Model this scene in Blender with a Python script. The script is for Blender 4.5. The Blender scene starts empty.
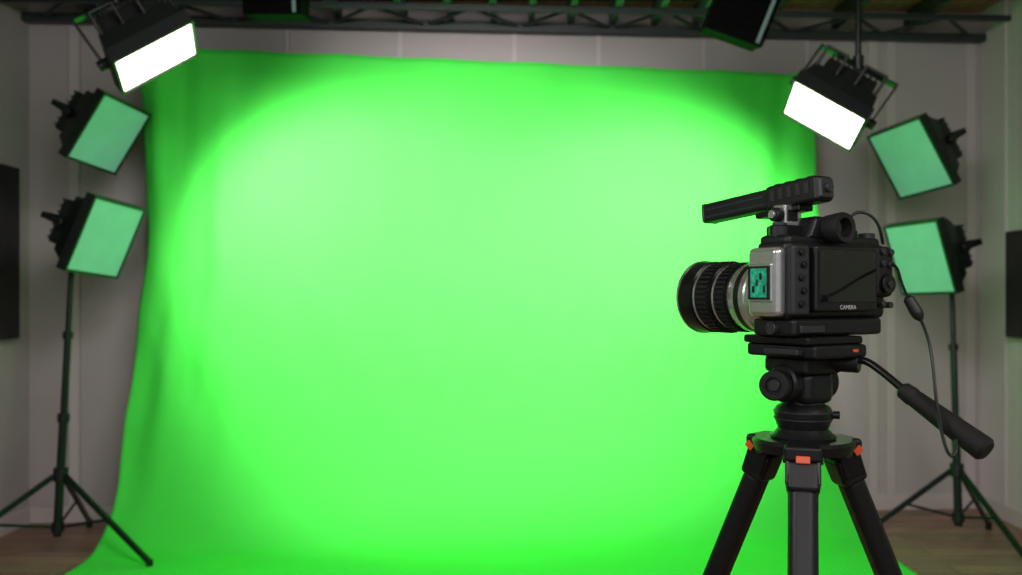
import bpy, bmesh, math, random
from mathutils import Vector, Matrix, noise as mnoise
random.seed(4)
scene = bpy.context.scene
scene.view_settings.view_transform = 'Standard'
scene.view_settings.look = 'None'

# ------------------------------------------------------------------ materials
def mat(name, col, rough=0.5, metal=0.0, emis=None, estr=0.0, noise=0.0, nscale=40, bump=0.0, coat=0.0, spec=0.5):
    m = bpy.data.materials.new(name); m.use_nodes = True
    nt = m.node_tree; b = nt.nodes['Principled BSDF']
    b.inputs['Base Color'].default_value = (*col, 1)
    b.inputs['Roughness'].default_value = rough
    b.inputs['Metallic'].default_value = metal
    b.inputs['Coat Weight'].default_value = coat
    b.inputs['Specular IOR Level'].default_value = spec
    if emis:
        b.inputs['Emission Color'].default_value = (*emis, 1)
        b.inputs['Emission Strength'].default_value = estr
    if noise or bump:
        tc = nt.nodes.new('ShaderNodeTexCoord')
        n = nt.nodes.new('ShaderNodeTexNoise'); n.inputs['Scale'].default_value = nscale
        n.inputs['Detail'].default_value = 5
        nt.links.new(tc.outputs['Object'], n.inputs['Vector'])
        if noise:
            r = nt.nodes.new('ShaderNodeValToRGB')
            r.color_ramp.elements[0].position = 0.3; r.color_ramp.elements[1].position = 0.7
            r.color_ramp.elements[0].color = (*[c*(1-noise) for c in col], 1)
            r.color_ramp.elements[1].color = (*[min(1, c*(1+noise)) for c in col], 1)
            nt.links.new(n.outputs['Fac'], r.inputs['Fac'])
            nt.links.new(r.outputs['Color'], b.inputs['Base Color'])
        if bump:
            bp = nt.nodes.new('ShaderNodeBump'); bp.inputs['Strength'].default_value = bump
            bp.inputs['Distance'].default_value = 0.002
            nt.links.new(n.outputs['Fac'], bp.inputs['Height'])
            nt.links.new(bp.outputs['Normal'], b.inputs['Normal'])
    return m

M_black = mat('black_plastic', (0.007, 0.007, 0.008), 0.40, bump=0.2, nscale=600, spec=.4)
M_blackm = mat('black_metal', (0.008, 0.008, 0.009), 0.28, 0.3)
M_rubber = mat('rubber', (0.006, 0.006, 0.006), 0.65, bump=0.4, nscale=900, spec=.4)
M_grey = mat('dark_grey_plastic', (0.026, 0.027, 0.03), 0.35)
M_silver = mat('brushed_silver', (0.66, 0.68, 0.67), 0.20, 0.8, noise=0.06, nscale=80)
M_glass = mat('black_glass', (0.004, 0.004, 0.005), 0.12, coat=0.5)
M_lensglass = mat('lens_glass', (0.005, 0.02, 0.012), 0.03, coat=1.0)
M_orange = mat('orange_plastic', (0.75, 0.10, 0.03), 0.4)
M_white = mat('label_white', (0.55, 0.55, 0.55), 0.5)
M_pcb = mat('green_panel', (0.02, 0.34, 0.20), 0.25, emis=(0.02, .30, .17), estr=.25, noise=0.7, nscale=170)
M_cable = mat('cable_rubber', (0.008, 0.008, 0.009), 0.4)
M_housing = mat('fixture_housing', (0.010, 0.011, 0.012), 0.4, 0.2)
M_fin = mat('heat_sink', (0.035, 0.04, 0.04), 0.35, 0.5)
M_diff = mat('diffuser_green_spill', (0.20, 0.42, 0.36), 0.5, emis=(0.20, 0.46, 0.37), estr=0.26, noise=0.08, nscale=9)  # green bounced off the screen is put into the diffuser colour and glow
M_lamp = mat('lamp_panel', (0.9, 0.9, 0.85), 0.5, emis=(1, 0.93, 0.78), estr=6)
M_stand = mat('stand_metal', (0.012, 0.022, 0.020), 0.3, 0.5)
M_truss = mat('truss_paint', (0.040, 0.050, 0.048), 0.5, 0.3)
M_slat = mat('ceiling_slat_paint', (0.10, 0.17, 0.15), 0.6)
M_flood = mat('flood_black', (0.001, 0.001, 0.001), 0.8, spec=.05)
M_green = mat('green_cloth', (0.058, 0.78, 0.064), 0.75, noise=0.03, nscale=2.5, bump=0.15)
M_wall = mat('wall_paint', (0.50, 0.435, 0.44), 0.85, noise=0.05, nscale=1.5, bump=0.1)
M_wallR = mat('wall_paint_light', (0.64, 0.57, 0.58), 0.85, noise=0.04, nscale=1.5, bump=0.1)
M_trim = mat('trim_paint', (0.60, 0.52, 0.52), 0.6)
M_tv = mat('tv_black', (0.006, 0.006, 0.007), 0.25)

def wood(name, c1, c2, axis_scale, rough=0.45):
    m = bpy.data.materials.new(name); m.use_nodes = True
    nt = m.node_tree; b = nt.nodes['Principled BSDF']; b.inputs['Roughness'].default_value = rough
    tc = nt.nodes.new('ShaderNodeTexCoord'); mp = nt.nodes.new('ShaderNodeMapping')
    mp.inputs['Scale'].default_value = axis_scale
    n = nt.nodes.new('ShaderNodeTexNoise'); n.inputs['Scale'].default_value = 3; n.inputs['Detail'].default_value = 8
    br = nt.nodes.new('ShaderNodeTexBrick')
    br.inputs['Scale'].default_value = 1.0; br.inputs['Brick Width'].default_value = 1.4
    br.inputs['Row Height'].default_value = 0.14; br.inputs['Mortar Size'].default_value = 0.003
    br.inputs['Color1'].default_value = (1, 1, 1, 1); br.inputs['Color2'].default_value = (0.7, 0.7, 0.7, 1)
    br.inputs['Mortar'].default_value = (0.15, 0.15, 0.15, 1)
    r = nt.nodes.new('ShaderNodeValToRGB')
    r.color_ramp.elements[0].color = (*c1, 1); r.color_ramp.elements[1].color = (*c2, 1)
    r.color_ramp.elements[0].position = 0.3; r.color_ramp.elements[1].position = 0.7
    mx = nt.nodes.new('ShaderNodeMix'); mx.data_type = 'RGBA'; mx.blend_type = 'MULTIPLY'
    mx.inputs[0].default_value = 1
    nt.links.new(tc.outputs['Object'], mp.inputs['Vector'])
    nt.links.new(mp.outputs['Vector'], n.inputs['Vector']); nt.links.new(tc.outputs['Object'], br.inputs['Vector'])
    nt.links.new(n.outputs['Fac'], r.inputs['Fac'])
    nt.links.new(r.outputs['Color'], mx.inputs[6]); nt.links.new(br.outputs['Color'], mx.inputs[7])
    nt.links.new(mx.outputs[2], b.inputs['Base Color'])
    return m
M_floor = wood('wood_floor', (0.26, 0.135, 0.09), (0.42, 0.24, 0.17), (1, 12, 1))
M_ceil = wood('wood_ceiling', (0.34, 0.17, 0.09), (0.60, 0.32, 0.18), (12, 1, 1), 0.7)

# ------------------------------------------------------------------ helpers
def link(name, me, m, parent=None, smooth=False):
    ob = bpy.data.objects.new(name, me); scene.collection.objects.link(ob)
    if m: me.materials.append(m)
    if parent: ob.parent = parent
    if smooth:
        for p in me.polygons: p.use_smooth = True
    return ob
def bev(ob, w, seg=2):
    md = ob.modifiers.new('bev', 'BEVEL'); md.width = w; md.segments = seg; md.limit_method = 'ANGLE'
    md.angle_limit = math.radians(40)
    for p in ob.data.polygons: p.use_smooth = True
    md.harden_normals = True
    return ob
def empty(name, loc=(0, 0, 0), rz=0):
    e = bpy.data.objects.new(name, None); scene.collection.objects.link(e)
    e.empty_display_size = 0.1; e.location = loc; e.rotation_euler = (0, 0, rz); return e
def box(name, lo, hi, m, parent=None, b=0.0, seg=2, rot=None):
    lo = Vector(lo); hi = Vector(hi); c = (lo+hi)/2; s = hi-lo
    bm = bmesh.new(); bmesh.ops.create_cube(bm, size=1)
    for v in bm.verts: v.co = Vector((v.co.x*s.x, v.co.y*s.y, v.co.z*s.z))
    me = bpy.data.meshes.new(name); bm.to_mesh(me); bm.free()
    ob = link(name, me, m, parent); ob.location = c
    if rot: ob.rotation_euler = rot
    if b: bev(ob, b, seg)
    return ob
def hull(name, r1, y1, r2, y2, m, parent=None, b=0.0):
    vs = []
    for (w, h, cx, cz), y in ((r1, y1), (r2, y2)):
        vs += [(cx-w/2, y, cz-h/2), (cx+w/2, y, cz-h/2), (cx+w/2, y, cz+h/2), (cx-w/2, y, cz+h/2)]
    fs = [(0, 1, 2, 3), (7, 6, 5, 4), (0, 4, 5, 1), (1, 5, 6, 2), (2, 6, 7, 3), (3, 7, 4, 0)]
    me = bpy.data.meshes.new(name); me.from_pydata(vs, [], fs); me.update()
    ob = link(name, me, m, parent)
    if b: bev(ob, b)
    return ob
def lathe(name, p0, p1, prof, m, parent=None, seg=40):
    p0 = Vector(p0); p1 = Vector(p1); ax = (p1-p0).normalized()
    up = Vector((0, 0, 1)) if abs(ax.z) < 0.9 else Vector((1, 0, 0))
    a = ax.cross(up).normalized(); c = ax.cross(a).normalized()
    vs = []; fs = []
    for (t, r) in prof:
        for i in range(seg):
            th = 2*math.pi*i/seg
            vs.append(p0+ax*t+(a*math.cos(th)+c*math.sin(th))*r)
    n = len(prof)
    for j in range(n-1):
        for i in range(seg):
            k = (i+1) % seg
            fs.append((j*seg+i, (j+1)*seg+i, (j+1)*seg+k, j*seg+k))
    fs.append(tuple(range(seg))); fs.append(tuple((n-1)*seg+i for i in reversed(range(seg))))
    me = bpy.data.meshes.new(name); me.from_pydata([tuple(v) for v in vs], [], fs); me.update()
    bm = bmesh.new(); bm.from_mesh(me); bmesh.ops.recalc_face_normals(bm, faces=bm.faces); bm.to_mesh(me); bm.free()
    ob = link(name, me, m, parent, True)
    me.set_sharp_from_angle(angle=math.radians(35))
    return ob
def cyl(name, p0, p1, r, m, parent=None, r2=None, seg=24):
    L = (Vector(p1)-Vector(p0)).length; r2 = r if r2 is None else r2; e = min(r, r2, L)*0.12
    return lathe(name, p0, p1, [(0, r-e), (e, r), (L-e, r2), (L, r2-e)], m, parent, seg)
def tube(name, pts, r, m, parent=None, cyclic=False, sm=True):
    cu = bpy.data.curves.new(name, 'CURVE'); cu.dimensions = '3D'
    sp = cu.splines.new('NURBS' if sm else 'POLY'); sp.points.add(len(pts)-1)
    for i, p in enumerate(pts): sp.points[i].co = (*p, 1)
    if sm: sp.order_u = 3; sp.use_endpoint_u = not cyclic
    sp.use_cyclic_u = cyclic; sp.resolution_u = 8
    cu.bevel_depth = r; cu.bevel_resolution = 4; cu.use_fill_caps = True
    tmp = bpy.data.objects.new(name+'_c', cu); scene.collection.objects.link(tmp)
    bpy.context.view_layer.update()
    me = bpy.data.meshes.new_from_object(tmp.evaluated_get(bpy.context.evaluated_depsgraph_get()))
    bpy.data.objects.remove(tmp)
    me.materials.clear()
    return link(name, me, m, parent, True)
def bar(name, p0, p1, w, t, m, parent=None, b=0.0, side=None):
    p0 = Vector(p0); p1 = Vector(p1); ax = (p1-p0); ax.normalize()
    s = Vector(side) if side else (Vector((1, 0, 0)) if abs(ax.x) < 0.9 else Vector((0, 1, 0)))
    s = (s-ax*s.dot(ax)).normalized(); o = ax.cross(s)
    vs = []
    for p in (p0, p1):
        for a, c in ((-1, -1), (1, -1), (1, 1), (-1, 1)): vs.append(tuple(p+s*a*w/2+o*c*t/2))
    fs = [(3, 2, 1, 0), (4, 5, 6, 7), (0, 1, 5, 4), (1, 2, 6, 5), (2, 3, 7, 6), (3, 0, 4, 7)]
    me = bpy.data.meshes.new(name); me.from_pydata(vs, [], fs); me.update()
    ob = link(name, me, m, parent)
    if b: bev(ob, b)
    return ob

# ------------------------------------------------------------------ room
XL, XR = -2.76, 2.86
YL, YR = 5.15, 5.50
ZC = 3.02
YF = -2.2
def quadprism(name, pts, z0, z1, m):
    vs = [(x, y, z0) for x, y in pts]+[(x, y, z1) for x, y in pts]
    n = len(pts)
    fs = [tuple(reversed(range(n))), tuple(range(n, 2*n))]+[(i, (i+1) % n, n+(i+1) % n, n+i) for i in range(n)]
    me = bpy.data.meshes.new(name); me.from_pydata(vs, [], fs); me.update()
    bm = bmesh.new(); bm.from_mesh(me); bmesh.ops.recalc_face_normals(bm, faces=bm.faces); bm.to_mesh(me); bm.free()
    return link(name, me, m)
quadprism('floor', [(XL-.1, YF), (XR+.1, YF), (XR+.1, YR+.1), (XL-.1, YL+.1)], -0.06, 0, M_floor)
quadprism('ceiling', [(XL-.1, YF), (XR+.1, YF), (XR+.1, YR+.1), (XL-.1, YL+.1)], ZC, ZC+0.06, M_ceil)
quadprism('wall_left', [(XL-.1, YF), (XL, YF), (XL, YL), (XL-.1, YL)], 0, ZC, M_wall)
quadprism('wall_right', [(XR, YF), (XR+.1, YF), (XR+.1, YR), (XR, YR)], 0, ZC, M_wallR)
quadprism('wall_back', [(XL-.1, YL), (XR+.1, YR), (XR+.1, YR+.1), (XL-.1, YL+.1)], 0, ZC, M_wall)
def yw(x): return YL+(x-XL)/(XR-XL)*(YR-YL)
k = 0
for x in (-2.50, -2.02, -1.30, -0.65, 0.02, 0.52, 1.15, 1.78, 2.19, 2.30, 2.80):
    k += 1
    w = 0.012 if -2 < x < 2 else 0.028
    quadprism('trim_%d' % k, [(x-w, yw(x-w)-.018), (x+w, yw(x+w)-.018), (x+w, yw(x+w)-.001), (x-w, yw(x-w)-.001)], 0.09, 2.84, M_trim)
for y in (3.2, 3.95, 4.75):
    k += 1; quadprism('trim_%d' % k, [(XL, y-.02), (XL+.018, y-.02), (XL+.018, y+.02), (XL, y+.02)], 0.09, ZC, M_trim)
for y in (3.6, 4.5, 5.2):
    k += 1; quadprism('trim_%d' % k, [(XR-.012, y-.012), (XR, y-.012), (XR, y+.012), (XR-.012, y+.012)], 0.09, ZC, M_wallR)
quadprism('baseboard_back', [(XL, YL-.02), (XR, YR-.02), (XR, YR), (XL, YL)], 0, 0.09, M_trim)
quadprism('baseboard_left', [(XL, YF), (XL+.02, YF), (XL+.02, YL-.02), (XL, YL-.02)], 0, 0.09, M_trim)
quadprism('baseboard_right', [(XR-.02, YF), (XR, YF), (XR, YR-.02), (XR-.02, YR-.02)], 0, 0.09, M_trim)
g = empty('ceiling_truss')
bar('wall_rail', (XL, YL-.06, 2.87), (XR, YR-.06, 2.85), 0.045, 0.05, M_truss, g, side=(0, 0, 1))
bar('front_rail', (XL, YL-.34, 2.885), (XR, YR-.34, 2.885), 0.03, 0.03, M_truss, g, side=(0, 0, 1))
NS = 20
for i in range(NS):
    x0 = XL+.1+i*(XR-XL-.2)/NS; x1 = x0+(XR-XL-.2)/NS
    ya, yb = yw(x0)-.34, yw(x1)-.06
    if i % 2: bar('truss_web_%d' % i, (x0, yw(x0)-.34, 2.885), (x1, yw(x1)-.06, 2.865), .016, .016, M_truss, g)
    else: bar('truss_web_%d' % i, (x0, yw(x0)-.06, 2.865), (x1, yw(x1)-.34, 2.885), .016, .016, M_truss, g)
for i, x in enumerate([-2.4, -1.9, -1.45, -1.0, -.62, -.35, -.1, .12, .35, .6, .85, 1.1, 1.5, 1.95, 2.4]):
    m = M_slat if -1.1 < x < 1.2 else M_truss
    bar('slat_%d' % i, (x, 2.5, 2.955), (x, yw(x), 2.955), 0.035, 0.10, m, g, side=(1, 0, 0))
for i, y in enumerate((2.6, 3.4, 4.2)):
    bar('cross_beam_%d' % i, (XL, y, 2.90), (XR, y, 2.90), 0.06, 0.06, M_truss, g, side=(0, 0, 1))
bar('dark_panel', (XL+.01, 4.80, 2.985), (1.05, 4.80, 2.985), 0.66, 0.02, mat('dark_ceiling_board', (0.03, 0.035, 0.035), 0.8), g, side=(0, 1, 0))

def tv(x, y0, y1, z0, z1, sgn):
    t = empty('wall_television', (x, (y0+y1)/2, (z0+z1)/2))
    h = (y1-y0)/2; v = (z1-z0)/2
    box('bezel', (0 if sgn > 0 else -.05, -h, -v), (.05 if sgn > 0 else 0, h, v), M_tv, t, 0.006)
    box('screen', (.049 if sgn > 0 else -.053, -h+.02, -v+.02), (.053 if sgn > 0 else -.049, h-.02, v-.02), M_tv, t)
tv(XL, 3.65, 4.97, 1.06, 2.00, 1)
tv(XR, 3.95, 5.12, 1.06, 1.66, -1)

# ------------------------------------------------------------------ green screen cloth
prof = [(2.63, 0), (2.3, .008), (1.9, .015), (1.5, .025), (1.2, .04), (1.0, .055), (.8, .075), (.65, .10), (.52, .13), (.41, .165),
        (.30, .21), (.2, .27), (.13, .33), (.075, .39), (.035, .45), (.018, .52), (.012, .62), (.012, .85), (.012, 1.15), (.012, 1.5)]
def cat(P, n):
    out = []
    for i in range(len(P)-1):
        p0 = P[max(i-1, 0)]; p1 = P[i]; p2 = P[i+1]; p3 = P[min(i+2, len(P)-1)]
        for j in range(n):
            t = j/n
            out.append(tuple(0.5*((2*b)+(-a+c)*t+(2*a-5*b+4*c-d)*t*t+(-a+3*b-3*c+d)*t**3) for a, b, c, d in zip(p0, p1, p2, p3)))
    out.append(P[-1]); return out
PR = cat(prof, 6)
XS0, XS1 = -1.985, 1.775
NU = 260
vs = []; fs = []
for j, (z, off) in enumerate(PR):
    for i in range(NU+1):
        u = i/NU
        x = XS0+(XS1-XS0)*u
        base = 4.87+(x-XS0)/(XS1-XS0)*.38
        wall = max(0.0, min(1, (z-.02)/.7))
        edge = max(0, 1-u/0.17)**1.4+max(0, 1-(1-u)/0.14)**1.4
        fold = (0.026*math.sin(u*78+z*1.3)+0.011*math.sin(u*140-z*2.4))*edge*wall+0.003*math.sin(u*17+z)*wall
        fold += 0.006*math.sin(u*46+z*4.0)*max(0, (z-1.7)/.93)**2*(1-0.5*edge)
        # slanting creases, strongest toward the sides and the sweep
        nz = mnoise.noise(Vector((x*5.5+z*2.2, z*1.3, 3.1)))+.5*mnoise.noise(Vector((x*12-z*4, z*3.0, 7.7)))
        fold += nz*(0.006+0.022*edge)*wall
        y = base-off+fold
        widen = 0.085*max(0, 1-z/1.5)**1.1
        xx = x+(-widen if u < .5 else widen)*abs(2*u-1)**3
        xx += (0.014*math.sin(z*4.2+1)+0.008*math.sin(z*9))*abs(2*u-1)**6
        zz = z
        if z > 1.0:
            f = (z-1.0)/1.63
            zz = z+f*(0.018-0.062*u-0.004*abs(math.sin(u*math.pi*7)))
        vs.append((xx, y, max(zz, 0.008)))
for j in range(len(PR)-1):
    for i in range(NU):
        a = j*(NU+1)+i; fs.append((a, a+1, a+NU+2, a+NU+1))
me = bpy.data.meshes.new('cloth'); me.from_pydata(vs, [], fs); me.update()
gs = empty('green_screen_backdrop')
ob = link('cloth', me, M_green, gs, True)
sd = ob.modifiers.new('s', 'SOLIDIFY'); sd.thickness = 0.004; sd.offset = 0
cyl('crossbar', (-2.03, 4.915, 2.62), (1.82, 5.30, 2.555), 0.018, M_stand, gs)
for i, x in enumerate((-1.6, 0, 1.5)):
    yb = 4.915+(x+2.03)/3.85*.385; zb = 2.62-(x+2.03)/3.85*.065
    bar('wall_bracket_%d' % i, (x, yb, zb), (x, yw(x), zb), 0.02, 0.02, M_stand, gs)

# ------------------------------------------------------------------ light fixtures
def frame_matrix(u, v, c):
    u = Vector(u).normalized(); v = Vector(v); v = (v-u*v.dot(u)).normalized(); n = u.cross(v)
    return Matrix(((u.x, -n.x, v.x, c[0]), (u.y, -n.y, v.y, c[1]), (u.z, -n.z, v.z, c[2]), (0, 0, 0, 1)))
def place(par, u, v, c):
    M = frame_matrix(u, v, c)
    piv = bpy.data.objects.new('head', None); scene.collection.objects.link(piv); piv.parent = par
    piv.matrix_basis = Matrix.Translation(-par.location) @ M
    return piv, M
def softbox_head(par, u, v, c, w, h):
    p, M = place(par, u, v, c)
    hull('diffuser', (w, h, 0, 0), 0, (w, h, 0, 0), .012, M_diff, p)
    r = .012
    box('rim_top', (-w/2-r, -.006, h/2-.002), (w/2+r, .05, h/2+r), M_housing, p, .002)
    box('rim_bottom', (-w/2-r, -.006, -h/2-r), (w/2+r, .05, -h/2+.002), M_housing, p, .002)
    box('rim_left', (-w/2-r, -.006, -h/2), (-w/2+.002, .05, h/2), M_housing, p, .002)
    box('rim_right', (w/2-.002, -.006, -h/2), (w/2+r, .05, h/2), M_housing, p, .002)
    hull('shell', (w+.01, h+.01, 0, 0), .014, (w*.74, h*.72, 0, 0), .15, M_housing, p, .006)
    box('lamp_body', (-w*.31, .14, -h*.31), (w*.31, .225, h*.31), M_housing, p, .012)
    for i in range(7):
        z = -h*.27+i*h*.09
        box('fin_%d' % i, (-w*.26, .222, z), (w*.26, .246, z+.009), M_fin, p)
    for s in (-1, 1):
        cyl('knob_%d' % s, (s*w*.30, .17, 0), (s*(w*.30+.05), .17, 0), .024, M_black, p)
        bar('yoke_arm_%d' % s, (s*(w*.30+.03), .17, 0), (s*(w*.30+.03), .28, 0), .008, .03, M_blackm, p)
    bar('yoke_back', (-w*.30-.034, .28, 0), (w*.30+.034, .28, 0), .008, .03, M_blackm, p, side=(0, 1, 0))
    tube('top_handle', [(-.05, .15, h*.31), (-.05, .15, h*.42), (.05, .19, h*.42), (.05, .22, h*.31)], .007, M_black, p, sm=False)
    box('power_box', (-.05, .15, h*.30), (.05, .22, h*.38), M_black, p, .006)
    return M
def panel_head(par, u, v, c, w, h):
    p, M = place(par, u, v, c)
    hull('lamp_glass', (w, h, 0, 0), 0, (w, h, 0, 0), .012, M_lamp, p)
    r = .012
    for nm, lo, hi in (('rim_top', (-w/2-r, -.01, h/2), (w/2+r, .06, h/2+r)), ('rim_bottom', (-w/2-r, -.01, -h/2-r), (w/2+r, .06, -h/2)),
                       ('rim_left', (-w/2-r, -.01, -h/2), (-w/2, .06, h/2)), ('rim_right', (w/2, -.01, -h/2), (w/2+r, .06, h/2))):
        box(nm, lo, hi, M_housing, p, .002)
    hull('housing', (w+.022, h+.022, 0, 0), .014, (w*.92, h*.86, 0, 0), .15, M_housing, p, .008)
    box('back_case', (-w*.36, .148, -h*.34), (w*.36, .23, h*.34), M_black, p, .01)
    for i in range(9):
        x = -w*.34+i*w*.08
        box('fin_%d' % i, (x, .228, -h*.3), (x+.007, .26, h*.3), M_fin, p)
    for s in (-1, 1):
        cyl('knob_%d' % s, (s*w*.46, .08, 0), (s*(w*.5+.045), .08, 0), .024, M_black, p)
        bar('yoke_arm_%d' % s, (s*(w*.5+.022), .08, 0), (s*(w*.5+.022), .29, 0.04), .008, .035, M_blackm, p)
        tube('handle_%d' % s, [(s*w*.28-.05, .14, h*.42), (s*w*.28-.05, .22, h*.60), (s*w*.28+.05, .22, h*.60), (s*w*.28+.05, .14, h*.42)], .009, M_black, p, sm=False)
        tube('rear_handle_%d' % s, [(s*w*.2-.04, .23, -h*.1), (s*w*.2-.04, .28, -h*.1), (s*w*.2+.04, .28, -h*.1), (s*w*.2+.04, .23, -h*.1)], .008, M_black, p, sm=False)
    bar('yoke_back', (-w*.5-.026, .29, .04), (w*.5+.026, .29, .04), .008, .035, M_blackm, p, side=(0, 1, 0))
    return M

def floor_stand(par, base, top, R, angs, hubz, f0=0.015):
    o = par.location
    b = Vector(base)-o; t = Vector(top)-o
    def at(z): return b+(t-b)*(z/(top[2]-base[2]))
    zt = top[2]
    cyl('pole_lower', at(.10), at(zt*.48), .021, M_stand, par)
    cyl('pole_middle', at(zt*.46), at(zt*.76), .0175, M_stand, par)
    cyl('pole_upper', at(zt*.74), at(zt), .014, M_stand, par)
    cyl('collar_low', at(zt*.455), at(zt*.485), .029, M_black, par)
    cyl('collar_high', at(zt*.74), at(zt*.765), .025, M_black, par)
    cyl('hub', at(hubz-.03), at(hubz+.04), .034, M_black, par)
    cyl('hub_low', at(.12), at(.17), .030, M_black, par)
    for i, a in enumerate(angs):
        d = Vector((math.cos(math.radians(a)), math.sin(math.radians(a)), 0))
        f = b+d*R; f.z = .032
        bar('leg_%d' % i, at(hubz)+d*.03, f, .016, .026, M_stand, par, side=(-d.y, d.x, 0))
        mid = (at(hubz)+d*.03)*.48+f*.52
        bar('brace_%d' % i, at(.15)+d*.025, mid, .008, .014, M_stand, par, side=(-d.y, d.x, 0))
        cyl('foot_%d' % i, (f.x, f.y, .045), (f.x, f.y, f0 if i == 0 else 0.0), .016, M_rubber, par)

L = empty('softbox_light_stand', (-2.25, 4.55, 0))
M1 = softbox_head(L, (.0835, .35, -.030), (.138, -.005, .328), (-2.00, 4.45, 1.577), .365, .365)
back = M1 @ Vector((0, .28, 0))
floor_stand(L, (-2.26, 4.47, 0), (-2.215, 4.54, 1.46), .58, (-20, 100, 220), .40)
tube('tilt_arm', [Vector((-2.215, 4.54, 1.44))-L.location, Vector((-2.24, 4.54, 1.56))-L.location, back-L.location], .014, M_black, L)
box('tilt_joint', (.005, -.04, 1.42), (.065, .02, 1.50), M_black, L, .008)
R_ = empty('softbox_light_stand', (2.36, 4.78, 0))
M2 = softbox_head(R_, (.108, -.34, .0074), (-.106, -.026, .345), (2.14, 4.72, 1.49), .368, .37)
back = M2 @ Vector((0, .28, 0))
floor_stand(R_, (2.32, 4.66, 0), (2.36, 4.82, 1.36), .46, (-75, 45, 165), .38, 0.0)
tube('tilt_arm', [Vector((2.36, 4.82, 1.34))-R_.location, Vector((2.38, 4.82, 1.46))-R_.location, back-R_.location], .014, M_black, R_)
box('tilt_joint', (-.03, .01, 1.32), (.03, .07, 1.40), M_black, R_, .008)
S1 = empty('wall_mounted_softbox', (-2.4, 4.75, 2.2))
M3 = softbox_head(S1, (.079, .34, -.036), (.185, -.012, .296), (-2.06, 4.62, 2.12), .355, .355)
b3 = M3 @ Vector((0, .28, 0))
tube('wall_arm', [b3-S1.location, Vector((b3.x-.01, b3.y+.2, b3.z-.02))-S1.location, Vector((b3.x, yw(b3.x), b3.z-.05))-S1.location], .013, M_black, S1)
S2 = empty('wall_mounted_softbox', (2.4, 4.9, 2.1))
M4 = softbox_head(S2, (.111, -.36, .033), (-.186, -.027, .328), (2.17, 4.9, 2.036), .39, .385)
b4 = M4 @ Vector((0, .28, 0))
tube('wall_arm', [b4-S2.location, Vector((b4.x, b4.y+.2, b4.z-.02))-S2.location, Vector((b4.x, yw(b4.x), b4.z-.05))-S2.location], .013, M_black, S2)
H1 = empty('hanging_studio_light', (-1.6, 4.0, 2.6))
M5 = panel_head(H1, (.266, .127, .200), (.0685, -.25, .068), (-1.535, 3.9, 2.33), .356, .268)
b5 = M5 @ Vector((0, .29, .04))
cyl('hanging_pole', b5-H1.location, Vector((b5.x, b5.y, ZC))-H1.location, .014, M_blackm, H1)
cyl('clamp', Vector((b5.x, b5.y, b5.z-.02))-H1.location, Vector((b5.x, b5.y, b5.z+.05))-H1.location, .025, M_black, H1)
H2 = empty('hanging_studio_light', (1.6, 4.3, 2.5))
M6 = panel_head(H2, (.276, -.098, -.193), (-.027, -.26, .093), (1.457, 4.2, 2.138), .35, .277)
b6 = M6 @ Vector((0, .29, .04))
cyl('hanging_pole', b6-H2.location, Vector((b6.x, b6.y, ZC))-H2.location, .014, M_blackm, H2)
cyl('clamp', Vector((b6.x, b6.y, b6.z-.02))-H2.location, Vector((b6.x, b6.y, b6.z+.05))-H2.location, .025, M_black, H2)

def flood(c, rx, ry, w, d, h):
    f = empty('ceiling_flood_light', c)
    p = bpy.data.objects.new('head', None); scene.collection.objects.link(p); p.parent = f
    p.rotation_euler = (rx, ry, 0)
    box('housing', (-w/2, -d/2, -h/2), (w/2, d/2, h/2), M_flood, p, .008)
    box('visor_top', (-w/2, d/2-.002, h/2-.012), (w/2, d/2+.07, h/2), M_flood, p)
    box('visor_bottom', (-w/2, d/2-.002, -h/2), (w/2, d/2+.05, -h/2+.012), M_flood, p)
    box('filter_strip', (w*.36, -d/2-.004, -h*.46), (w*.42, -d/2, h*.42), M_slat, p)
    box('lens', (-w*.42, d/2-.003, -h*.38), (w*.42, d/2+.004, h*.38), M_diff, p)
    for i in range(5):
        box('vent_%d' % i, (-w*.35, -d/2-.004, -h*.3+i*h*.12), (w*.2, -d/2, -h*.3+i*h*.12+.008), M_flood, p)
    for s in (-1, 1):
        bar('yoke_%d' % s, (s*(w/2+.01), 0, 0), (s*(w/2+.01), 0, h/2+.06), .008, .03, M_blackm, p, side=(1, 0, 0))
    bar('yoke_top', (-w/2-.014, 0, h/2+.06), (w/2+.014, 0, h/2+.06), .008, .03, M_blackm, p, side=(0, 0, 1))
    cyl('hanging_pole', (0, 0, h/2+.05), (0, 0, ZC-c[2]), .013, M_blackm, f)
flood((-1.07, 4.1, 2.69), math.radians(10), 0, .26, .2, .24)
flood((1.06, 4.1, 2.62), math.radians(12), math.radians(20), .27, .2, .32)

# ------------------------------------------------------------------ video camera
TH = math.radians(30)
CO = Vector((.333, 1.085, 1.269))
cam = empty('video_camera', CO, TH)
box('body', (.004, .002, 0), (.185, .058, .098), M_black, cam, .009, 3)
box('body_left_panel', (-.008, .008, .004), (.012, .060, .090), M_silver, cam, .008, 4)
box('panel_frame', (-.0105, .016, .022), (-.006, .054, .070), M_silver, cam, .003)
box('panel_window', (-.0120, .020, .027), (-.008, .050, .065), M_pcb, cam, .001)
box('window_bezel_top', (-.0128, .018, .064), (-.0100, .052, .0665), M_black, cam)
box('window_bezel_bottom', (-.0128, .018, .0255), (-.0100, .052, .028), M_black, cam)
box('window_bezel_front', (-.0128, .049, .0255), (-.0100, .052, .0665), M_black, cam)
box('window_bezel_rear', (-.0128, .018, .0255), (-.0100, .021, .0665), M_black, cam)
for i in range(4):
    box('chip_%d' % i, (-.0130, .024+.006*i, .034+.008*((i*2) % 3)), (-.0115, .027+.006*i, .042+.008*((i*2) % 3)), M_glass if i % 2 else M_grey, cam)
box('top_deck', (.008, .006, .090), (.180, .056, .106), M_black, cam, .007, 3)
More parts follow.
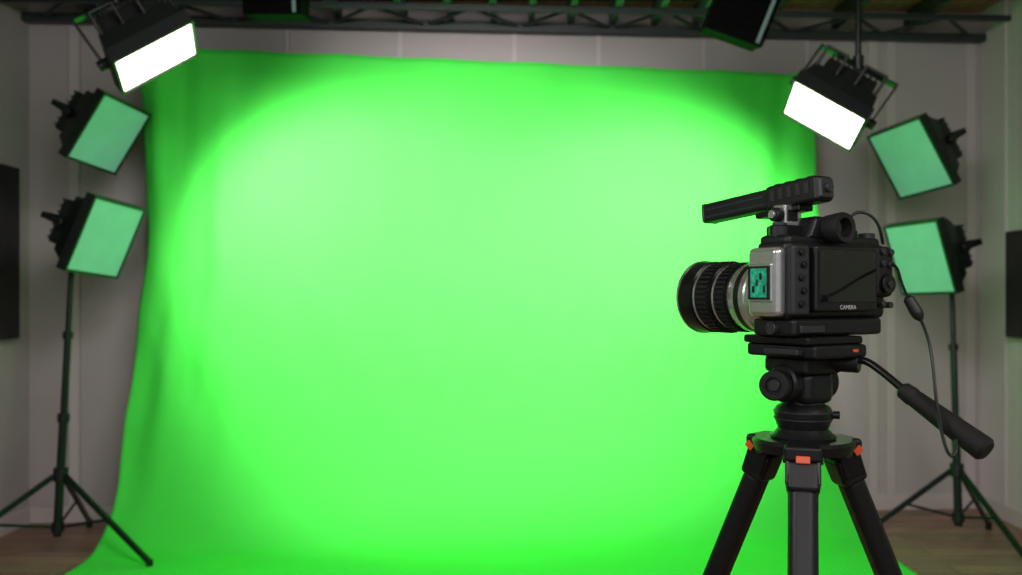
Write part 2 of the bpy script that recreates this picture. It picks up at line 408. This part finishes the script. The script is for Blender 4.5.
box('rear_left_strip', (.004, -.006, .006), (.034, .006, .092), M_grey, cam, .004)
for i, z in enumerate((.020, .036, .052, .068, .083)):
    cyl('button_%d' % i, (.017+.004*(i % 2), -.010, z), (.017+.004*(i % 2), -.004, z), .0042, M_black, cam, seg=16)
box('display_frame', (.036, -.012, .010), (.150, .004, .092), M_black, cam, .004, 3)
box('display_glass', (.041, -.0135, .022), (.145, -.011, .087), M_glass, cam, .001)
cu = bpy.data.curves.new('label', 'FONT'); cu.body = 'CAMERA'; cu.size = .0075; cu.extrude = .0002; cu.align_x = 'CENTER'
to = bpy.data.objects.new('label', cu); scene.collection.objects.link(to)
bpy.context.view_layer.update()
lm = bpy.data.meshes.new_from_object(to.evaluated_get(bpy.context.evaluated_depsgraph_get())); bpy.data.objects.remove(to)
lb = link('label_text', lm, M_white, cam); lb.location = (.093, -.0125, .0132); lb.rotation_euler = (math.pi/2, 0, 0)
box('thumb_rest', (.150, -.010, .028), (.186, .010, .094), M_rubber, cam, .008, 3)
cyl('rear_dial', (.168, -.016, .045), (.168, -.008, .045), .0125, M_black, cam)
cyl('dial_button', (.168, -.0185, .045), (.168, -.012, .045), .0045, M_grey, cam)
for i, (x, z) in enumerate(((.160, .072), (.174, .070), (.160, .087), (.176, .086), (.160, .020), (.174, .018))):
    cyl('rear_button_%d' % i, (x, -.014, z), (x, 0, z), .0042, M_grey, cam, seg=16)
box('hand_grip', (.150, .045, .002), (.190, .100, .094), M_rubber, cam, .016, 4)
box('side_door', (.183, .015, .02), (.1875, .045, .08), M_grey, cam, .003)
tube('strap_ring', [(.186, .03, .094), (.196, .028, .092), (.197, .026, .082), (.186, .025, .080)], .0018, M_silver, cam)
vs = [(.040, .004, .100), (.122, .004, .100), (.122, .070, .100), (.040, .070, .100), (.056, .006, .130), (.106, .006, .130), (.104, .068, .128), (.058, .068, .128)]
me = bpy.data.meshes.new('prism'); me.from_pydata(vs, [], [(3, 2, 1, 0), (4, 5, 6, 7), (0, 1, 5, 4), (1, 2, 6, 5), (2, 3, 7, 6), (3, 0, 4, 7)]); me.update()
bev(link('prism_hump', me, M_black, cam), .006, 3)
lathe('eyecup', (.080, .008, .114), (.080, -.020, .114), [(0, .017), (.012, .0185), (.024, .0195), (.028, .018), (.027, .0125), (.018, .011)], M_rubber, cam, 32)
cyl('eyepiece_glass', (.080, 0, .114), (.080, -.011, .114), .011, M_glass, cam)
cyl('diopter_knob', (.104, -.004, .118), (.104, .010, .118), .006, M_grey, cam)
cyl('mode_dial', (.146, .034, .100), (.146, .034, .116), .014, M_black, cam)
cyl('front_dial', (.168, .020, .102), (.168, .020, .112), .011, M_grey, cam)
cyl('left_dial', (.022, .033, .102), (.022, .033, .118), .013, M_black, cam)
cyl('left_dial_cap', (.022, .033, .117), (.022, .033, .121), .009, M_grey, cam)
box('record_button', (.165, .046, .104), (.175, .056, .109), M_orange, cam, .002)
lx, lz, ly = .0905, .028, .052
A = (lx, ly, lz); B = (lx, .4, lz)
box('lens_throat', (.042, ly-.004, -.012), (.140, ly+.010, .074), M_black, cam, .006)
lathe('lens_silver_barrel', A, B, [(0, .047), (.006, .0490), (.058, .0490), (.060, .0470), (.064, .0470), (.066, .0485), (.094, .0480), (.098, .046), (.102, .044)], M_silver, cam, 64)
lathe('lens_barrel', A, B, [(.097, .044), (.099, .0470), (.122, .0480), (.124, .044), (.129, .044),
                            (.131, .049), (.158, .0505), (.160, .047), (.164, .047), (.166, .052), (.192, .0535), (.196, .0525), (.196, .047), (.180, .042), (.174, .038)], M_blackm, cam, 64)
lathe('lens_front_element', A, B, [(.170, .040), (.176, .040), (.182, .028), (.185, .014), (.186, .003)], M_lensglass, cam, 48)
for nm, t0, t1, r in (('focus_rib', .102, .120, .0476), ('zoom_rib', .134, .155, .0500)):
    for i in range(44):
        a = 2*math.pi*i/44; c, s = math.cos(a), math.sin(a)
        bar('%s_%d' % (nm, i), (lx+c*r, ly+t0, lz+s*r), (lx+c*r, ly+t1, lz+s*r), .0036, .0034, M_rubber, cam, side=(c, 0, s))
for nm, t, r in (('silver_ring', .1265, .0468), ('silver_ring_front', .162, .0498), ('silver_ring_rim', .1925, .0540)):
    lathe(nm, A, B, [(t-.0018, r), (t+.0018, r)], M_silver, cam, 64)
lathe('barrel_band', A, B, [(.075, .0487), (.084, .0486)], M_black, cam, 64)
box('base_block', (.010, -.002, -.020), (.172, .068, .002), M_black, cam, .005)
box('base_grip_screw', (.018, -.006, -.016), (.06, .0, -.006), M_grey, cam, .002)
cyl('base_knob', (.012, .03, -.010), (.002, .03, -.010), .008, M_grey, cam)
box('shoe_base', (.022, .020, .104), (.066, .056, .118), M_blackm, cam, .002)

# ------------------------------------------------------------------ shotgun microphone
mic = empty('shotgun_microphone', CO, TH)
def mp(t, dz=0, dx=0):
    return Vector((.053+dx, -.012+t, .162-0.078*t+dz))
bar('front_tube', mp(.06), mp(.205), .028, .0265, M_black, mic, .004, side=(1, 0, 0))
bar('rear_module', mp(0), mp(.085), .031, .032, M_black, mic, .005, side=(1, 0, 0))
bar('front_cap', mp(.200), mp(.208), .029, .028, M_grey, mic, .004, side=(1, 0, 0))
bar('rear_cap', mp(-.003), mp(.004), .026, .026, M_grey, mic, .004, side=(1, 0, 0))
for i in range(2):
    bar('side_groove_%d' % i, mp(.090, -.006+.010*i), mp(.198, -.006+.010*i), .0290, .0025, M_grey, mic, side=(1, 0, 0))
for i in range(5):
    bar('vent_%d' % i, mp(.012+i*.014, .002, -.0160), mp(.019+i*.014, .002, -.0160), .0012, .014, M_grey, mic, side=(1, 0, 0))
for i in range(4):
    bar('top_button_%d' % i, mp(.014+i*.018, .0165), mp(.024+i*.018, .0165), .014, .003, M_grey, mic, .001, side=(1, 0, 0))
cyl('rear_socket', mp(-.008), mp(0), .006, M_grey, mic)
bar('cradle', mp(.030, -.019), mp(.105, -.019), .026, .008, M_blackm, mic, .002, side=(1, 0, 0))
hull('upright', (.030, .028, .044, .131), .030, (.030, .028, .044, .131), .052, M_silver, mic, .003)
box('upright_slot', (.032, .0285, .124), (.050, .0305, .138), M_black, mic, .002)
cyl('clamp_knob', (.030, .040, .132), (.018, .040, .132), .009, M_black, mic)
cyl('clamp_screw', (.018, .040, .132), (.014, .040, .132), .005, M_silver, mic)

# ------------------------------------------------------------------ tripod
TX, TY = .3764, 1.16
tr = empty('camera_tripod', (TX, TY, 0))
rz = TH
def rbox(nm, lo, hi, m, b=.003):
    lo = Vector(lo); hi = Vector(hi)
    o = box(nm, lo, hi, m, tr, b); c = (lo+hi)/2
    o.location = Matrix.Rotation(rz, 3, 'Z') @ c; o.rotation_euler = (0, 0, rz); return o
rbox('quick_release_plate', (-.056, -.058, 1.2385), (.044, .050, 1.2488), M_blackm, .003)
rbox('plate_clamp', (-.050, -.064, 1.222), (.044, .050, 1.2385), M_black, .004)
rbox('plate_lever', (-.060, -.045, 1.226), (-.048, .01, 1.234), M_grey, .002)
rbox('release_button', (.016, -.067, 1.229), (.024, -.063, 1.233), M_orange, .001)
rbox('tilt_cradle', (-.034, -.036, 1.200), (.034, .036, 1.223), M_black, .006)
rbox('tilt_housing', (-.026, -.030, 1.160), (.028, .030, 1.205), M_black, .012)
def rv(x, y, z): return Matrix.Rotation(rz, 3, 'Z') @ Vector((x, y, z))
cyl('tilt_drum', rv(-.040, 0, 1.188), rv(.042, 0, 1.188), .024, M_black, tr, seg=36)
kd = Vector((-.55, -.83, 0)).normalized()
kc = Vector((-.036, -.020, 1.187))
cyl('knob_stem', kc-kd*.012, kc+kd*.012, .011, M_blackm, tr)
lathe('tension_knob', kc+kd*.008, kc+kd*.2, [(0, .015), (.002, .019), (.016, .019), (.018, .017), (.018, .011), (.015, .010)], M_rubber, tr, 20)
cyl('knob_cap', kc+kd*.020, kc+kd*.026, .007, M_grey, tr)
lathe('pan_base', (0, 0, 1.115), (0, 0, 1.3), [(0, .040), (.004, .041), (.008, .036), (.014, .031), (.024, .035), (.036, .0365), (.042, .033), (.046, .026), (.056, .024)], M_black, tr, 48)
for z, r in ((1.141, .0368), (1.150, .0372)):
    lathe('pan_ring', (0, 0, z), (0, 0, 2), [(0, r), (.0015, r)], M_grey, tr, 48)
cyl('pan_lock', (.03, -.01, 1.147), (.042, -.015, 1.147), .005, M_black, tr)
lathe('spider', (0, 0, 1.098), (0, 0, 1.2), [(0, .050), (.002, .060), (.014, .064), (.018, .060)], M_black, tr, 48)
view = Vector((TX, TY, 0)).normalized()
base_ang = math.atan2(-view.y, -view.x)
for i in range(3):
    a = base_ang+i*2*math.pi/3
    d = Vector((math.cos(a), math.sin(a), 0)); s = Vector((-d.y, d.x, 0))
    tan = .44
    J = d*.050+Vector((0, 0, 1.098))
    down = (d*tan+Vector((0, 0, -1))).normalized()
    bar('shoulder_%d' % i, d*.02+Vector((0, 0, 1.106)), d*.072+Vector((0, 0, 1.106)), .046, .020, M_black, tr, .005, side=s)
    for q in (-1, 1):
        bar('lug_%d_%d' % (i, q), J+s*q*.018+Vector((0, 0, .010)), J+s*q*.018+down*.035, .006, .030, M_blackm, tr, .002, side=s)
    cyl('hinge_pin_%d' % i, J-s*.024, J+s*.024, .007, M_grey, tr)
    if i == 0:
        bar('leg_lock_%d' % i, J+d*.020+Vector((0, 0, .006)), J+d*.023+Vector((0, 0, -.003)), .017, .006, M_orange, tr, .0015, side=s)
    else:
        q = -1 if s.dot(view) > 0 else 1
        bar('leg_lock_%d' % i, J+s*q*.0245+d*.010+Vector((0, 0, .007)), J+s*q*.0245+d*.016+Vector((0, 0, .000)), .004, .012, M_orange, tr, .001, side=s)
    Lfull = (1.098-.02)/(-down.z)
    P = lambda t: J+down*t
    bar('upper_collar_%d' % i, P(.005), P(.045), .040, .036, M_black, tr, .007, side=s)
    bar('leg_upper_%d' % i, P(.035), P(.46), .035, .031, M_black, tr, .012, side=s)
    bar('collar_a_%d' % i, P(.44), P(.49), .040, .036, M_black, tr, .006, side=s)
    bar('leg_mid_%d' % i, P(.47), P(.82), .026, .023, M_blackm, tr, .006, side=s)
    bar('collar_b_%d' % i, P(.80), P(.84), .032, .029, M_black, tr, .005, side=s)
    bar('leg_low_%d' % i, P(.82), P(Lfull-.02), .020, .018, M_blackm, tr, .004, side=s)
    cyl('leg_foot_%d' % i, P(Lfull-.03), P(Lfull+.014), .018, M_rubber, tr, r2=.020)
cyl('center_hub', (0, 0, 1.02), (0, 0, 1.10), .019, M_black, tr)
o = tr.location
def W(x, y, z): return Vector((x, y, z))-o
cyl('handle_clamp', W(.405, 1.15, 1.215), W(.437, 1.128, 1.214), .012, M_black, tr)
tube('handle_rod', [W(.42, 1.14, 1.215), W(.436, 1.125, 1.223), W(.455, 1.10, 1.206), W(.474, 1.078, 1.183)], .0048, M_blackm, tr)
lathe('handle_grip', W(.470, 1.083, 1.187), W(.532, 1.0, 1.124), [(0, .008), (.003, .0105), (.016, .0115), (.018, .0105), (.021, .0108), (.06, .0125), (.108, .0145), (.114, .0145), (.118, .011)], M_rubber, tr, 32)

# ------------------------------------------------------------------ cable (hangs from the camera, world metres relative to its own origin)
cb = empty('audio_cable', (.45, 1.12, 1.3))
tube('cable_upper', [(-.018, .04, .0889), (-.013, .04, .1031), (.0024, .04, .1083), (.0179, .04, .1005), (.0269, .04, .0838), (.0315, .045, .0660)], .0021, M_cable, cb)
tube('cable_side', [(.0435, .055, .0431), (.0432, .03, .0371), (.0341, 0, .0212), (.0303, -.02, .0061), (.0264, -.04, -.0036)], .0019, M_cable, cb)
lathe('connector', (.0252, -.04, -.0012), (.0374, -.05, -.0297), [(0, .003), (.004, .0065), (.022, .0075), (.028, .0065), (.033, .003)], M_black, cb, 20)
tube('cable_lower', [(.0363, -.05, -.0273), (.0458, -.05, -.0476), (.0470, -.06, -.0824), (.0411, -.08, -.1213), (.0350, -.105, -.1522), (.0333, -.12, -.1722), (.0351, -.13, -.1793), (.0406, -.13, -.1727), (.0444, -.12, -.1611)], .0019, M_cable, cb)

# ------------------------------------------------------------------ lights
def area(name, loc, tgt, size, power, col=(1, 1, 1), sy=None, spread=180):
    l = bpy.data.lights.new(name, 'AREA'); l.energy = power; l.color = col; l.size = size
    if sy: l.shape = 'RECTANGLE'; l.size_y = sy
    l.spread = math.radians(spread)
    ob = bpy.data.objects.new(name, l); scene.collection.objects.link(ob); ob.location = loc
    ob.rotation_euler = (Vector(tgt)-Vector(loc)).to_track_quat('-Z', 'Y').to_euler(); return ob
def spot(name, loc, tgt, power, ang, blend=.6, r=.12, col=(1, .98, .93)):
    l = bpy.data.lights.new(name, 'SPOT'); l.energy = power; l.color = col; l.spot_size = math.radians(ang)
    l.spot_blend = blend; l.shadow_soft_size = r
    ob = bpy.data.objects.new(name, l); scene.collection.objects.link(ob); ob.location = loc
    ob.rotation_euler = (Vector(tgt)-Vector(loc)).to_track_quat('-Z', 'Y').to_euler(); return ob
spot('panel_beam_left', (-1.38, 3.75, 2.12), (-.85, 4.95, 1.45), 175, 94, .65, .10)
spot('panel_beam_right', (1.28, 3.95, 2.0), (.80, 5.2, 1.45), 165, 94, .65, .10)
spot('center_beam', (0, 2.4, 2.75), (-.15, 5.0, 1.60), 330, 62, 1.0, .2)
area('screen_wash', (0, 2.0, 2.8), (0, 4.9, .9), 1.6, 26, (1, 1, .97), .5, 120)
area('room_fill', (0, -1.2, 2.7), (0, 4, 1.4), 3.0, 42, (1, .97, 1), 1.5)
area('camera_rim', (1.3, .1, 2.2), (.4, 1.15, 1.3), .5, 7, (1, .98, .95))
area('camera_side', (-.9, .7, 1.9), (.3, 1.15, 1.3), .5, 7, (1, .98, .97))
w = bpy.data.worlds.new('world'); scene.world = w; w.use_nodes = True
w.node_tree.nodes['Background'].inputs[0].default_value = (.75, .74, .76, 1)
w.node_tree.nodes['Background'].inputs[1].default_value = .42

# ------------------------------------------------------------------ camera
cd = bpy.data.cameras.new('cam'); co = bpy.data.objects.new('cam', cd); scene.collection.objects.link(co)
co.location = (0, 0, 1.3); co.rotation_euler = (math.pi/2, 0, 0)
cd.sensor_width = 36; cd.lens = 36*900/1022
cd.shift_y = (295-287.5)/1022
cd.clip_start = .05
cd.dof.use_dof = True; cd.dof.focus_distance = 1.14; cd.dof.aperture_fstop = 5.6
scene.camera = co
